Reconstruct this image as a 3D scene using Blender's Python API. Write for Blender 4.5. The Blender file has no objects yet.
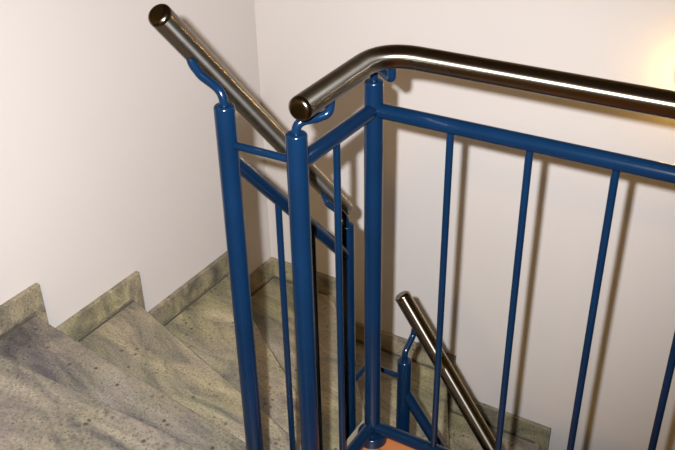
import bpy, bmesh, math, random
from mathutils import Vector, Matrix, Quaternion
random.seed(4)
C = bpy.context.scene.collection
S = 0.795                    # survey unit -> metres
ZF = -1.706                  # landing floor in survey units (eye at 0)

def W(x, y, z):
    return Vector((x*S, y*S, (z-ZF)*S))

# ------------------------------------------------------------------ materials
def mat(name):
    m = bpy.data.materials.new(name); m.use_nodes = True
    nt = m.node_tree; b = nt.nodes['Principled BSDF']
    return m, nt, b

def N(nt, t, **kw):
    n = nt.nodes.new(t)
    for k, v in kw.items():
        if k in n.inputs: n.inputs[k].default_value = v
        else: setattr(n, k, v)
    return n

def ramp(nt, stops, interp='LINEAR'):
    r = nt.nodes.new('ShaderNodeValToRGB'); e = r.color_ramp.elements
    r.color_ramp.interpolation = interp
    while len(e) < len(stops): e.new(.5)
    for i, (p, c) in enumerate(stops):
        e[i].position = p; e[i].color = (*c, 1)
    return r

def mix(nt, fac, a, b, mode='MIX'):
    m = nt.nodes.new('ShaderNodeMix'); m.data_type = 'RGBA'; m.blend_type = mode
    for v, i in ((fac, 0), (a, 6), (b, 7)):
        if hasattr(v, 'links'): nt.links.new(v, m.inputs[i])
        elif isinstance(v, (int, float)): m.inputs[i].default_value = v
        else: m.inputs[i].default_value = (*v, 1)
    return m.outputs[2]

def paint_mat():
    m, nt, b = mat('blue_gloss_paint')
    tc = N(nt, 'ShaderNodeTexCoord')
    n = N(nt, 'ShaderNodeTexNoise', Scale=9.0, Detail=3.0)
    nt.links.new(tc.outputs['Object'], n.inputs['Vector'])
    r = ramp(nt, [(.3, (.0008, .0063, .0182)), (.7, (.0011, .0078, .0228))])
    nt.links.new(n.outputs['Fac'], r.inputs['Fac'])
    nt.links.new(r.outputs['Color'], b.inputs['Base Color'])
    b.inputs['Roughness'].default_value = .17; b.inputs['Specular IOR Level'].default_value = .3
    n2 = N(nt, 'ShaderNodeTexNoise', Scale=60.0, Detail=2.0)
    nt.links.new(tc.outputs['Object'], n2.inputs['Vector'])
    bp = N(nt, 'ShaderNodeBump', Strength=.05, Distance=.002)
    nt.links.new(n2.outputs['Fac'], bp.inputs['Height'])
    nt.links.new(bp.outputs['Normal'], b.inputs['Normal'])
    return m

def steel_mat():
    m, nt, b = mat('brushed_stainless_steel')
    tc = N(nt, 'ShaderNodeTexCoord')
    n = N(nt, 'ShaderNodeTexNoise', Scale=40.0, Detail=4.0)
    nt.links.new(tc.outputs['Object'], n.inputs['Vector'])
    r = ramp(nt, [(.3, (.245, .232, .20)), (.7, (.265, .25, .218))])
    nt.links.new(n.outputs['Fac'], r.inputs['Fac'])
    nt.links.new(r.outputs['Color'], b.inputs['Base Color'])
    b.inputs['Metallic'].default_value = 1
    rr = N(nt, 'ShaderNodeMapRange')
    rr.inputs[3].default_value = .26; rr.inputs[4].default_value = .28
    nt.links.new(n.outputs['Fac'], rr.inputs[0])
    nt.links.new(rr.outputs[0], b.inputs['Roughness'])
    # brushed round the bar: highlights stretch along its length
    tg = N(nt, 'ShaderNodeTangent', direction_type='UV_MAP')
    nt.links.new(tg.outputs[0], b.inputs['Tangent'])
    b.inputs['Anisotropic'].default_value = .92
    return m

def granite_mat(name='beige_grey_granite', tint=(1, 1, 1)):
    m, nt, b = mat(name)
    tc = N(nt, 'ShaderNodeTexCoord'); oi = N(nt, 'ShaderNodeObjectInfo')
    off = N(nt, 'ShaderNodeVectorMath', operation='SCALE'); off.inputs[0].default_value = (7.1, 3.7, 5.3)
    nt.links.new(oi.outputs['Random'], off.inputs['Scale'])
    add = N(nt, 'ShaderNodeVectorMath', operation='ADD')
    nt.links.new(tc.outputs['Object'], add.inputs[0]); nt.links.new(off.outputs[0], add.inputs[1])
    # cloudy drifting veins
    vr = N(nt, 'ShaderNodeVectorRotate', rotation_type='Z_AXIS'); vr.inputs['Angle'].default_value = math.radians(12)
    nt.links.new(add.outputs[0], vr.inputs['Vector'])
    mp = N(nt, 'ShaderNodeMapping'); mp.inputs['Scale'].default_value = (2.1, 7.0, 5)
    nt.links.new(vr.outputs[0], mp.inputs['Vector'])
    n1 = N(nt, 'ShaderNodeTexNoise', Scale=1.5, Detail=7.0, Roughness=.62, Distortion=1.0)
    nt.links.new(mp.outputs[0], n1.inputs['Vector'])
    r1 = ramp(nt, [(.30, (.048, .047, .047)), (.42, (.100, .095, .084)), (.54, (.152, .139, .110)), (.68, (.212, .196, .157))])
    nt.links.new(n1.outputs['Fac'], r1.inputs['Fac'])
    # greenish / purple drift
    n4 = N(nt, 'ShaderNodeTexNoise', Scale=2.6, Detail=3.0)
    nt.links.new(add.outputs[0], n4.inputs['Vector'])
    r4 = ramp(nt, [(.35, (1.0, .95, 1.06)), (.65, (.98, 1.0, .84))])
    nt.links.new(n4.outputs['Fac'], r4.inputs['Fac'])
    c = mix(nt, 1.0, r1.outputs['Color'], r4.outputs['Color'], 'MULTIPLY')
    # fine crystal grain
    n2 = N(nt, 'ShaderNodeTexNoise', Scale=150.0, Detail=4.0, Roughness=.7)
    nt.links.new(add.outputs[0], n2.inputs['Vector'])
    r2 = ramp(nt, [(.30, (.55, .54, .53)), (.5, (.97, .96, .95)), (.70, (1.35, 1.32, 1.25))])
    nt.links.new(n2.outputs['Fac'], r2.inputs['Fac'])
    c = mix(nt, 1.0, c, r2.outputs['Color'], 'MULTIPLY')
    # dark mica specks, clustered
    v = N(nt, 'ShaderNodeTexVoronoi', Scale=38.0)
    nt.links.new(add.outputs[0], v.inputs['Vector'])
    rv = ramp(nt, [(.14, (1, 1, 1)), (.28, (0, 0, 0))])
    nt.links.new(v.outputs['Distance'], rv.inputs['Fac'])
    n3 = N(nt, 'ShaderNodeTexNoise', Scale=13.0, Detail=3.0)
    nt.links.new(add.outputs[0], n3.inputs['Vector'])
    r3 = ramp(nt, [(.50, (0, 0, 0)), (.60, (1, 1, 1))])
    nt.links.new(n3.outputs['Fac'], r3.inputs['Fac'])
    f = N(nt, 'ShaderNodeMath', operation='MULTIPLY')
    nt.links.new(rv.outputs['Color'], f.inputs[0]); nt.links.new(r3.outputs['Color'], f.inputs[1])
    c = mix(nt, f.outputs[0], c, (.045, .036, .030))
    # small dark flecks everywhere
    v2 = N(nt, 'ShaderNodeTexVoronoi', Scale=85.0)
    nt.links.new(add.outputs[0], v2.inputs['Vector'])
    rv2 = ramp(nt, [(.12, (.25, .22, .2)), (.25, (1, 1, 1))])
    nt.links.new(v2.outputs['Distance'], rv2.inputs['Fac'])
    c = mix(nt, .8, c, rv2.outputs['Color'], 'MULTIPLY')
    # every slab is cut from another place: own overall lightness
    rs = ramp(nt, [(0, (.92, .91, .88)), (1, (1.08, 1.07, 1.05))])
    nt.links.new(oi.outputs['Random'], rs.inputs['Fac'])
    c = mix(nt, 1.0, c, rs.outputs['Color'], 'MULTIPLY')
    if tint != (1, 1, 1): c = mix(nt, 1.0, c, tint, 'MULTIPLY')
    nt.links.new(c, b.inputs['Base Color'])
    b.inputs['Roughness'].default_value = .5
    return m

def plaster_mat(name, col, col2):
    m, nt, b = mat(name)
    tc = N(nt, 'ShaderNodeTexCoord')
    n = N(nt, 'ShaderNodeTexNoise', Scale=1.2, Detail=4.0)
    nt.links.new(tc.outputs['Object'], n.inputs['Vector'])
    r = ramp(nt, [(.3, col), (.7, col2)])
    nt.links.new(n.outputs['Fac'], r.inputs['Fac'])
    nt.links.new(r.outputs['Color'], b.inputs['Base Color'])
    b.inputs['Roughness'].default_value = .85
    n2 = N(nt, 'ShaderNodeTexNoise', Scale=160.0, Detail=3.0)
    nt.links.new(tc.outputs['Object'], n2.inputs['Vector'])
    bp = N(nt, 'ShaderNodeBump', Strength=.08, Distance=.002)
    nt.links.new(n2.outputs['Fac'], bp.inputs['Height'])
    nt.links.new(bp.outputs['Normal'], b.inputs['Normal'])
    return m

def wood_mat():
    m, nt, b = mat('orange_brown_parquet')
    tc = N(nt, 'ShaderNodeTexCoord')
    mp = N(nt, 'ShaderNodeMapping'); mp.inputs['Scale'].default_value = (4, 40, 4)
    nt.links.new(tc.outputs['Object'], mp.inputs['Vector'])
    n = N(nt, 'ShaderNodeTexNoise', Scale=1.5, Detail=6.0)
    nt.links.new(mp.outputs[0], n.inputs['Vector'])
    r = ramp(nt, [(.3, (.19, .062, .020)), (.7, (.25, .088, .028))])
    nt.links.new(n.outputs['Fac'], r.inputs['Fac'])
    br = N(nt, 'ShaderNodeTexBrick', Scale=1.0)
    br.inputs['Brick Width'].default_value = .5; br.inputs['Row Height'].default_value = .07
    br.inputs['Mortar Size'].default_value = .0012
    br.inputs['Color1'].default_value = (1, 1, 1, 1); br.inputs['Color2'].default_value = (.86, .84, .8, 1)
    br.inputs['Mortar'].default_value = (.3, .25, .2, 1)
    nt.links.new(tc.outputs['Object'], br.inputs['Vector'])
    c = mix(nt, 1.0, r.outputs['Color'], br.outputs['Color'], 'MULTIPLY')
    nt.links.new(c, b.inputs['Base Color'])
    b.inputs['Roughness'].default_value = .4
    return m

def plain(name, col, rough=.5, metal=0.0):
    m, nt, b = mat(name)
    tc = N(nt, 'ShaderNodeTexCoord')
    n = N(nt, 'ShaderNodeTexNoise', Scale=25.0, Detail=2.0)
    nt.links.new(tc.outputs['Object'], n.inputs['Vector'])
    r = ramp(nt, [(.3, tuple(.93*k for k in col)), (.7, col)])
    nt.links.new(n.outputs['Fac'], r.inputs['Fac'])
    nt.links.new(r.outputs['Color'], b.inputs['Base Color'])
    b.inputs['Roughness'].default_value = rough; b.inputs['Metallic'].default_value = metal
    return m

def glow_mat(strength):
    m, nt, b = mat('lit_opal_glass')
    b.inputs['Base Color'].default_value = (.9, .86, .75, 1)
    b.inputs['Emission Color'].default_value = (1.0, .58, .11, 1)
    b.inputs['Emission Strength'].default_value = strength
    return m

CAPM = None
GLOW = glow_mat(85.0); GLOW2 = glow_mat(190.0)
BLUE = paint_mat(); STEEL = steel_mat(); GRAN = granite_mat(tint=(1.10, 1.08, 1.08)); GRAN2 = granite_mat('granite_lit_tint', (1.62, 1.58, 1.34))  # GRAN2: same stone, with film cast and lighting level put into its tint
WALL = plaster_mat('cream_white_plaster', (.49, .452, .428), (.51, .472, .447))
SOFF = plaster_mat('white_soffit_plaster', (.70, .68, .64), (.74, .72, .68))
WOOD = wood_mat(); TRIM = plain('pale_stone_trim', (.13, .11, .082), .5)
DARK = plaster_mat('dim_hall_plaster', (.20, .16, .12), (.24, .19, .14))  # dimness of the unseen hall put into the wall colour to cut bounce
STRIP = plain('dark_grey_strip', (.075, .066, .048), .7)  # added thin dark strip lining the foot of the skirting
CAPM = plain('polished_steel_cap', (.16, .145, .115), .17, 1.0)
LAMPM = plain('dark_bronze_metal', (.10, .075, .04), .35, 1.0)

# ------------------------------------------------------------------ helpers
def obj(name, bm, m, parent=None, smooth=True, bevel=0):
    me = bpy.data.meshes.new(name)
    bmesh.ops.recalc_face_normals(bm, faces=bm.faces)
    bm.to_mesh(me); bm.free()
    me.materials.append(m)
    o = bpy.data.objects.new(name, me); C.objects.link(o)
    if smooth:
        me.polygons.foreach_set('use_smooth', [True]*len(me.polygons))
        me.set_sharp_from_angle(angle=math.radians(40))
    if parent:
        o.parent = parent
        o.matrix_parent_inverse = Matrix.Translation(parent.location).inverted()
    if bevel:
        b = o.modifiers.new('bevel', 'BEVEL'); b.width = bevel; b.segments = 2; b.limit_method = 'ANGLE'
    return o

def empty(name, loc, label, cat, group=None):
    o = bpy.data.objects.new(name, None); C.objects.link(o); o.location = loc
    o.empty_display_size = .1
    o['label'] = label; o['category'] = cat
    if group: o['group'] = group
    return o

def struct(o):
    o['kind'] = 'structure'; return o

def prism(bm, pts, z0, z1):
    """vertical prism over plan polygon pts [(x,y)] (survey units)"""
    lo = [bm.verts.new(W(x, y, z0)) for x, y in pts]; hi = [bm.verts.new(W(x, y, z1)) for x, y in pts]
    bm.faces.new(lo[::-1]); bm.faces.new(hi)
    n = len(pts)
    for i in range(n):
        bm.faces.new((lo[i], lo[(i+1) % n], hi[(i+1) % n], hi[i]))

def box(bm, a, b):
    prism(bm, [(a[0], a[1]), (b[0], a[1]), (b[0], b[1]), (a[0], b[1])], a[2], b[2])

def tube(bm, P, r, seg=28, dome0=0.0, dome1=0.0):
    """round bar along world points P; dome = rounding radius of the closed end"""
    P = [Vector(p) for p in P]
    T = []
    for i in range(len(P)):
        a = P[max(i-1, 0)]; b = P[min(i+1, len(P)-1)]
        T.append((b-a).normalized())
    up = Vector((0, 0, 1)) if abs(T[0].z) < .9 else Vector((1, 0, 0))
    n = T[0].cross(up).normalized()
    rings = []
    def ring(c, t, nn, rad):
        bb = t.cross(nn)
        return [bm.verts.new(c + rad*(math.cos(2*math.pi*k/seg)*nn + math.sin(2*math.pi*k/seg)*bb)) for k in range(seg)]
    ns = []
    for i in range(len(P)):
        if i: n = T[i-1].rotation_difference(T[i]) @ n
        ns.append(n.copy())
    def capr(c, t, nn, d, sign):
        out = []
        if d <= 0: return out
        for k in range(1, 6):
            a = k/5*math.pi/2
            out.append(ring(c + sign*t*(-d + d*math.sin(a)), t, nn, r - d + d*math.cos(a)))
        return out
    if dome0 > 0:
        rings += capr(P[0], T[0], ns[0], dome0, -1)[::-1]
        rings.append(ring(P[0] + T[0]*dome0, T[0], ns[0], r))
    else: rings.append(ring(P[0], T[0], ns[0], r))
    for i in range(1, len(P)-1): rings.append(ring(P[i], T[i], ns[i], r))
    if dome1 > 0:
        rings.append(ring(P[-1] - T[-1]*dome1, T[-1], ns[-1], r))
        rings += capr(P[-1], T[-1], ns[-1], dome1, 1)
    else: rings.append(ring(P[-1], T[-1], ns[-1], r))
    uv = bm.loops.layers.uv.verify()
    for i, (a, b) in enumerate(zip(rings, rings[1:])):
        for k in range(seg):
            fc = bm.faces.new((a[k], a[(k+1) % seg], b[(k+1) % seg], b[k]))
            for lp, q in zip(fc.loops, ((i, k), (i, k+1), (i+1, k+1), (i+1, k))):
                lp[uv].uv = (q[0]/len(rings), q[1]/seg)      # u runs along the bar
    bm.faces.new(rings[0][::-1]); bm.faces.new(rings[-1])

def fillet(pts, R, n=14):
    """polyline with rounded corners (world points)"""
    pts = [Vector(p) for p in pts]; out = [pts[0]]
    for i in range(1, len(pts)-1):
        a, b, c = pts[i-1], pts[i], pts[i+1]
        u = (a-b).normalized(); v = (c-b).normalized()
        ang = u.angle(v)
        d = min(R/math.tan(ang/2), .49*min((a-b).length, (c-b).length))
        p, q = b+u*d, b+v*d
        for k in range(n+1):
            t = k/n
            out.append(p*(1-t)**2 + b*2*t*(1-t) + q*t*t)
    out.append(pts[-1])
    return out

def bar(name, a, b, r, parent, m=BLUE, seg=24, d0=0.0, d1=0.0):
    bm = bmesh.new(); tube(bm, [W(*a), W(*b)], r*S, seg, d0*S, d1*S)
    return obj(name, bm, m, parent)

def pipe(name, pts, R, r, parent, m=BLUE, seg=24, d0=0.0, d1=0.0):
    bm = bmesh.new(); tube(bm, fillet([W(*p) for p in pts], R*S), r*S, seg, d0*S, d1*S)
    return obj(name, bm, m, parent)

RP, RR, RB, RK, RH = .0212, .0168, .0079, .0090, .0238   # post, rail, baluster, bracket, handrail radii

# ------------------------------------------------------------------ stair plan
XW, YW = -2.386, 3.2          # faces of the left and back wall
XI, YI = -.975, 1.765         # inner edge of the stair along the well
RISE = .239
NOS = [((XW, 1.245), (XI, 1.245)), ((XW, 1.654), (XI, 1.473)), ((XW, 2.156), (XI, 1.692)),
       ((XW, 2.793), (-.93, YI)), ((-2.016, YW), (-.79, YI)), ((-1.344, YW), (-.64, YI)),
       ((-.826, YW), (-.47, YI)), ((-.33, YW), (-.24, YI)), ((.20, YW), (.06, YI)), ((.62, YW), (.55, YI))]
def level(k): return ZF - .001 - RISE*k
def step_poly(k):
    a, b = NOS[k-1], NOS[k]
    pts = [a[0], b[0], b[1], a[1]]
    if k == 3: pts = [a[0], b[0], b[1], (XI, YI), a[1]]
    if k == 4: pts = [a[0], (XW, YW), b[0], b[1], a[1]]
    return pts

NEAR, RIGHT, TOP, LOW = -5.5, 4.2, 1.75, ZF - RISE*10

stair = empty('staircase', W(-1.6, 1.9, level(9)), 'winding granite staircase of wedge-shaped steps descending along the two white walls', 'staircase')
def push(p, q, d):
    """shift nosing p-q forward (down the stair) by d"""
    v = Vector((q[0]-p[0], q[1]-p[1])).normalized(); nrm = Vector((-v.y, v.x))
    return (p[0]+nrm.x*d, p[1]+nrm.y*d), (q[0]+nrm.x*d, q[1]+nrm.y*d)
def clampw(p): return (max(p[0], XW), min(p[1], YW))
for k in range(1, 10):
    pts = step_poly(k); z = level(k)
    a, b = NOS[k-1], NOS[k]
    pa, pb = push(*b, .016)
    if k < 4: pa = (XW, pa[1])
    else: pa = (pa[0], YW)
    if k < 3: pb = (XI, pb[1])
    else: pb = (pb[0], YI)
    tp = list(pts); i0 = tp.index(b[0]); tp[i0] = pa; tp[tp.index(b[1])] = pb
    bm = bmesh.new(); prism(bm, tp, z-.036, z)
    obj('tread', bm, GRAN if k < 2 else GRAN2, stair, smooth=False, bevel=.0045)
    # riser plate below this tread's nosing
    qa, qb = push(*b, -.024)
    if k < 4: qa = (XW, qa[1])
    else: qa = (max(qa[0], XW), YW)
    if k < 3: qb = (XI, qb[1])
    else: qb = (qb[0], YI)
    bm = bmesh.new(); prism(bm, [b[0], b[1], qb, qa], level(k+1), z-.036)
    obj('riser', bm, GRAN, stair, smooth=False)
    bm = bmesh.new(); sp = list(pts); sp[sp.index(b[0])] = qa; sp[sp.index(b[1])] = qb
    prism(bm, sp, level(k+1)-.10, z-.036)
    obj('step_core', bm, SOFF, stair, smooth=False)

# ------------------------------------------------------------------ setting
def wall(name, a, b, m=WALL):
    bm = bmesh.new(); box(bm, a, b); return struct(obj(name, bm, m, None, smooth=False))
wall('wall_left', (XW-.2, NEAR-.2, LOW-.2), (XW, YW+.2, TOP))
wall('wall_back', (XW, YW, LOW-.2), (RIGHT, YW+.2, TOP))
wall('wall_right', (RIGHT, NEAR-.2, LOW-.2), (RIGHT+.2, YW+.2, TOP), DARK)
wall('wall_near', (XW, NEAR-.2, LOW-.2), (RIGHT, NEAR, TOP), DARK)
wall('ceiling', (XW-.2, NEAR-.2, TOP), (RIGHT+.2, YW+.2, TOP+.2), DARK)
wall('floor_lower', (XW, NEAR, LOW-.2), (RIGHT, YW, LOW), GRAN)
EX, EY = -.893, 1.586         # landing edges
bm = bmesh.new(); prism(bm, [(EX+.016, NEAR), (RIGHT, NEAR), (RIGHT, EY-.018), (EX+.016, EY-.018)], ZF-.04, ZF)
struct(obj('floor', bm, WOOD, None, smooth=False))
bm = bmesh.new(); prism(bm, [(EX, 1.261), (EX+.016, 1.261), (EX+.016, EY-.018), (RIGHT, EY-.018), (RIGHT, EY), (EX, EY)], ZF-.04, ZF)
struct(obj('trim_1', bm, TRIM, None, smooth=False))
bm = bmesh.new(); prism(bm, [(EX+.01, NEAR), (RIGHT, NEAR), (RIGHT, EY-.01), (EX+.01, EY-.01)], ZF-.26, ZF-.04)
struct(obj('floor_slab', bm, SOFF, None, smooth=False))
bm = bmesh.new(); prism(bm, [(XW, NEAR), (EX+.016, NEAR), (EX+.016, 1.261), (XW, 1.261)], ZF-.036, ZF)
o = obj('landing_slab', bm, GRAN, stair, smooth=False, bevel=.0045)
bm = bmesh.new(); prism(bm, [(XW, NEAR), (EX, NEAR), (EX, 1.245), (XW, 1.245)], level(1)-.10, ZF-.036)
obj('landing_core', bm, SOFF, stair, smooth=False)

# stepped granite skirting
HS, WS, TS, GAP = .112, .064, .022, .011
bm = bmesh.new()
def lprof_left(y0, y1, ynos, ztop, zt, zn):
    prof = [(y0, zt), (y0, ztop), (y1, ztop), (y1, zn), (ynos+.018, zn), (ynos+.018, zt)]
    a = [bm.verts.new(W(XW, y, z)) for y, z in prof]; b = [bm.verts.new(W(XW+TS, y, z)) for y, z in prof]
    bm.faces.new(a); bm.faces.new(b[::-1])
    for i in range(len(prof)):
        j = (i+1) % len(prof); bm.faces.new((a[i], b[i], b[j], a[j]))
yprev = NEAR
for k in range(0, 4):
    yn = NOS[k][0][1]
    lprof_left(yprev, yn+WS, yn, level(k)+HS, level(k)+GAP, level(k+1)+GAP)
    yprev = yn+WS
box(bm, (XW, yprev, level(4)+GAP), (XW+TS, YW, level(4)+HS))
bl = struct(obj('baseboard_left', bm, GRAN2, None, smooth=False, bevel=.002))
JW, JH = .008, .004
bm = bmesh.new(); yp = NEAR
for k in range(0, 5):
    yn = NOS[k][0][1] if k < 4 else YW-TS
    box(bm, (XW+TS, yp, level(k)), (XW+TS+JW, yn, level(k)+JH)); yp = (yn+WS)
obj('dark_strip', bm, STRIP, bl, smooth=False)
bm = bmesh.new()
xprev = XW+TS
for k in range(4, 9):
    xn = NOS[k][0][0]
    prof = [(xprev, level(k)+GAP), (xprev, level(k)+HS), (xn+WS, level(k)+HS), (xn+WS, level(k+1)+GAP), (xn+.018, level(k+1)+GAP), (xn+.018, level(k)+GAP)]
    a = [bm.verts.new(W(x, YW, z)) for x, z in prof]; b = [bm.verts.new(W(x, YW-TS, z)) for x, z in prof]
    bm.faces.new(a); bm.faces.new(b[::-1])
    for i in range(len(prof)):
        j = (i+1) % len(prof); bm.faces.new((a[i], b[i], b[j], a[j]))
    xprev = xn+WS
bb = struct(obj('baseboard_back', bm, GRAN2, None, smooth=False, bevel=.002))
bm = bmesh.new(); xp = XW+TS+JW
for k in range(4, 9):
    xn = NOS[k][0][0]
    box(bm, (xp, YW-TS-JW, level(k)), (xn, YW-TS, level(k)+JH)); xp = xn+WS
obj('dark_strip', bm, STRIP, bb, smooth=False)

# ------------------------------------------------------------------ landing balustrade
X3, Y3, Y2 = -.8356, 1.5217, 1.2228
ZT, ZB = -.7425, -1.657
RXEND = X3 + .1810 + .1707*9
lb = empty('balustrade', W(X3, Y3, ZF), 'blue balustrade with horizontal rails and bent steel handrail along the landing edge', 'balustrade')
def post(x, y, zb, zt, parent, flange=True):
    p = bar('post', (x, y, zb), (x, y, zt), RP, parent, d1=.006)
    if flange:
        bm = bmesh.new(); tube(bm, [W(x, y, zb), W(x, y, zb+.028)], .040*S, 28, 0, .004*S)
        obj('base_flange', bm, BLUE, p)
    return p
post(X3, Y2, ZF, -.6775, lb); post(X3, Y3, ZF, -.676, lb); post(RXEND, Y3, ZF, -.676, lb)
for z, nm in ((ZT, 'top_rail'), (ZB, 'bottom_rail')):
    bar(nm, (X3, Y2, z), (X3, Y3, z), RR, lb)
    bar(nm, (X3, Y3, z), (RXEND, Y3, z), RR, lb)
bar('baluster', (X3, 1.366, ZB), (X3, 1.366, ZT), RB, lb)
for i in range(9):
    x = -.6547 + .1707*i
    bar('baluster', (x, Y3, ZB), (x, Y3, ZT), RB, lb)
def end_caps(h, a, a2, b, b2):
    for p, q in ((a, a2), (b, b2)):
        p, q = W(*p), W(*q); t = (p-q).normalized()
        bm = bmesh.new(); tube(bm, [p - t*.004*S, p + t*.0105*S], RH*.998*S, 40, 0, .0100*S)
        obj('end_cap', bm, CAPM, h)
ZH = -.594; HX, HY = X3+.043, Y3-.043
H = [(HX, 1.178, ZH-.009), (HX, HY, ZH), (RXEND+.1, HY, ZH)]
hr = pipe('handrail', H, .085, RH, lb, STEEL, 40); end_caps(hr, H[0], H[1], H[2], H[1])
def bracket(pts, parent, R=.022):
    return pipe('bracket', pts, R, RK, parent)
bracket([(X3, Y2, -.70), (X3, Y2, -.656), (X3+.028, 1.256, -.654), (HX, 1.272, -.648), (HX+.002, 1.279, -.605)], lb, .03)
bracket([(X3, Y3, -.70), (X3, Y3, -.642), (X3+.063, Y3-.036, -.652), (X3+.064, Y3-.046, -.600)], lb, .014)
bracket([(RXEND, Y3, -.70), (RXEND, Y3, -.645), (RXEND, HY, -.642), (RXEND, HY, -.60)], lb)

# ------------------------------------------------------------------ balustrade of the upper stair flight
X1, Y1, Y4 = -1.0007, 1.2228, 1.677
sb = empty('balustrade', W(X1, Y1, ZF), 'short sloping blue stair balustrade beside the left steps with steep steel handrail', 'balustrade')
post(X1, Y1, ZF, -.655, sb); post(X1, Y4, level(2), -1.1565, sb)
def zr1(y): return -.8332 - 1.0824*(y-1.2873)
bar('top_rail', (X1, Y1, zr1(Y1)), (X1, Y4, zr1(Y4)), RR, sb)
bar('bottom_rail', (X1, Y1, zr1(Y1)-.82), (X1, Y4, zr1(Y4)-.82), RR, sb)
for y in (1.381, 1.514): bar('baluster', (X1, y, zr1(y)-.82), (X1, y, zr1(y)), RB, sb)
X1H = -1.086
H = [(X1H, 1.168, -.4775), (X1H, 1.812, -1.1985)]
hr = bar('handrail', *H, RH, sb, STEEL, 40); end_caps(hr, H[0], H[1], H[1], H[0])
def zh1(y): return -.4579 - 1.1093*(y-1.1275)
bracket([(X1, Y1, -.68), (X1, Y1, -.628), (X1-.055, Y1+.006, -.608), (X1H, Y1+.012, -.585), (X1H, Y1+.022, -.545)], sb, .035)
bracket([(X1, Y4, -1.18), (X1, Y4, -1.135), (X1-.055, Y4, -1.112), (X1H, Y4+.024, -1.104), (X1H, Y4+.038, -1.075)], sb, .035)
bar('connecting_rod', (X1, Y1, -.7375), (X3, Y2, -.7365), RB, sb)
Y5, X5 = 1.7913, -.8765
pipe('connecting_rod', [(X1, Y4, -1.710), (X1, Y5, -1.710), (X5, Y5, -1.710)], .02, RB, sb)

# ------------------------------------------------------------------ balustrade of the lower stair flight
lo = empty('balustrade', W(X5, Y5, level(4)), 'lowest blue stair balustrade with a steep steel handrail in front of the back wall', 'balustrade')
X6 = -.22
def zr5(x): return -1.8115 - 1.39*(x+.8376)
def zh5(x): return -1.4553 - 1.4535*(x+.9122)
post(X5, Y5, level(4), -1.642, lo); post(X6, Y5, level(7), zr5(X6)+.11, lo)
bar('top_rail', (X5, Y5, zr5(X5)), (X6, Y5, zr5(X6)), RR, lo)
bar('bottom_rail', (X5, Y5, zr5(X5)-.76), (X6, Y5, zr5(X6)-.76), RR, lo)
for x in (-.71, -.55, -.385): bar('baluster', (x, Y5, zr5(x)-.76), (x, Y5, zr5(x)), RB, lo)
Y5H = 1.838
H = [(-.9105, Y5H, zh5(-.9105)), (-.13, Y5H, zh5(-.13))]
hr = bar('handrail', *H, RH, lo, STEEL, 40); end_caps(hr, H[0], H[1], H[1], H[0])
bracket([(X5, Y5, -1.67), (X5, Y5, -1.615), (X5+.004, Y5H, -1.578), (X5+.008, Y5H, -1.53)], lo)
bracket([(X6, Y5, zr5(X6)+.09), (X6, Y5, zr5(X6)+.135), (X6, Y5H, zr5(X6)+.16), (X6, Y5H, zh5(X6)-.01)], lo)

# ------------------------------------------------------------------ wall lamp at the right edge
LX, LZ, LR = -.440, -1.165, .062
lamp = empty('wall_lamp', W(LX, YW, LZ), 'glowing round opal wall lamp on the back wall above the steel handrail at right', 'wall lamp')
bm = bmesh.new(); tube(bm, [W(LX, YW, LZ), W(LX, YW-.022, LZ)], LR*S, 40, 0, .006*S)
obj('base_plate', bm, LAMPM, lamp)
bm = bmesh.new()
prof = [(LR*.9*math.cos(a), .022+.05*math.sin(a)) for a in [i*math.pi/2/10 for i in range(10)]]
rings = [[bm.verts.new(W(LX+r*math.cos(2*math.pi*k/36), YW-d, LZ+r*math.sin(2*math.pi*k/36))) for k in range(36)] for r, d in prof]
tip = bm.verts.new(W(LX, YW-.072, LZ))
for a, b in zip(rings, rings[1:]):
    for k in range(36): bm.faces.new((a[k], a[(k+1) % 36], b[(k+1) % 36], b[k]))
for k in range(36): bm.faces.new((rings[-1][k], rings[-1][(k+1) % 36], tip))
obj('lamp_shade', bm, GLOW, lamp)

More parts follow.
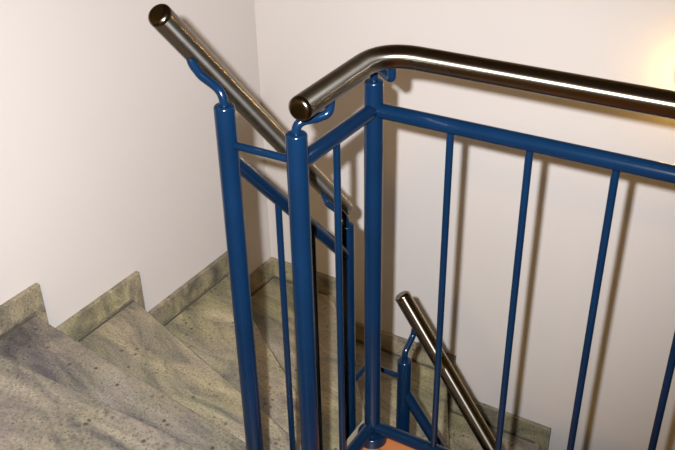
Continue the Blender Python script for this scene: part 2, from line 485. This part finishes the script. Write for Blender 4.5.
# added fill lamp on the unseen ceiling, warms the shadows
CX, CY, CR = .5, -2.6, .30
cl = empty('fill_lamp', W(CX, CY, TOP), 'added unseen fill lamp, a round opal dome behind the camera', 'fill lamp')
bm = bmesh.new(); tube(bm, [W(CX, CY, TOP), W(CX, CY, TOP-.03)], CR*S, 40, 0, .006*S)
obj('base_plate', bm, LAMPM, cl)
bm = bmesh.new()
prof = [(CR*.95*math.cos(a), .03+.12*math.sin(a)) for a in [i*math.pi/2/10 for i in range(10)]]
rings = [[bm.verts.new(W(CX+r*math.cos(2*math.pi*k/36), CY+r*math.sin(2*math.pi*k/36), TOP-d)) for k in range(36)] for r, d in prof]
tip = bm.verts.new(W(CX, CY, TOP-.15))
for a, b in zip(rings, rings[1:]):
    for k in range(36): bm.faces.new((a[k], a[(k+1) % 36], b[(k+1) % 36], b[k]))
for k in range(36): bm.faces.new((rings[-1][k], rings[-1][(k+1) % 36], tip))
obj('lamp_shade', bm, GLOW2, cl)

# ------------------------------------------------------------------ camera, flash, light
f, yaw, pit, rol = 870.706, .54978566, -.53596828, .0198583
Rz = Matrix.Rotation(yaw, 3, 'Z'); Rx = Matrix.Rotation(pit, 3, 'X')
cc, sc = math.cos(rol), math.sin(rol)
Ry = Matrix(((cc, 0, sc), (0, 1, 0), (-sc, 0, cc)))
R = Rz @ Rx @ Ry
right, fwd, up = R.col[0], R.col[1], R.col[2]
cam = bpy.data.cameras.new('camera'); co = bpy.data.objects.new('camera', cam); C.objects.link(co)
M = Matrix((right, up, -fwd)).transposed().to_4x4(); M.translation = W(0, 0, 0)
co.matrix_world = M
cam.sensor_width = 36; cam.lens = f/675*36; cam.clip_start = .02
bpy.context.scene.camera = co

fl = bpy.data.lights.new('camera_flash', 'SPOT'); fl.energy = 555; fl.color = (.95, .975, 1.02)
fl.shadow_soft_size = .0085; fl.spot_size = math.radians(67); fl.spot_blend = 1.0
fo = bpy.data.objects.new('camera_flash', fl); C.objects.link(fo)
d = (fwd + .05*up - .07*right).normalized()
fo.location = W(0, 0, 0) + S*(-.060*right + .042*up)
fo.rotation_euler = d.to_track_quat('-Z', 'Y').to_euler()
fo.scale = (1.4, 1, 1)

w = bpy.data.worlds.new('world'); bpy.context.scene.world = w; w.use_nodes = True
w.node_tree.nodes['Background'].inputs['Color'].default_value = (.02, .018, .015, 1)

vs = bpy.context.scene.view_settings
vs.view_transform = 'Standard'; vs.look = 'None'; vs.gamma = 1; vs.exposure = 0; vs.use_curve_mapping = False
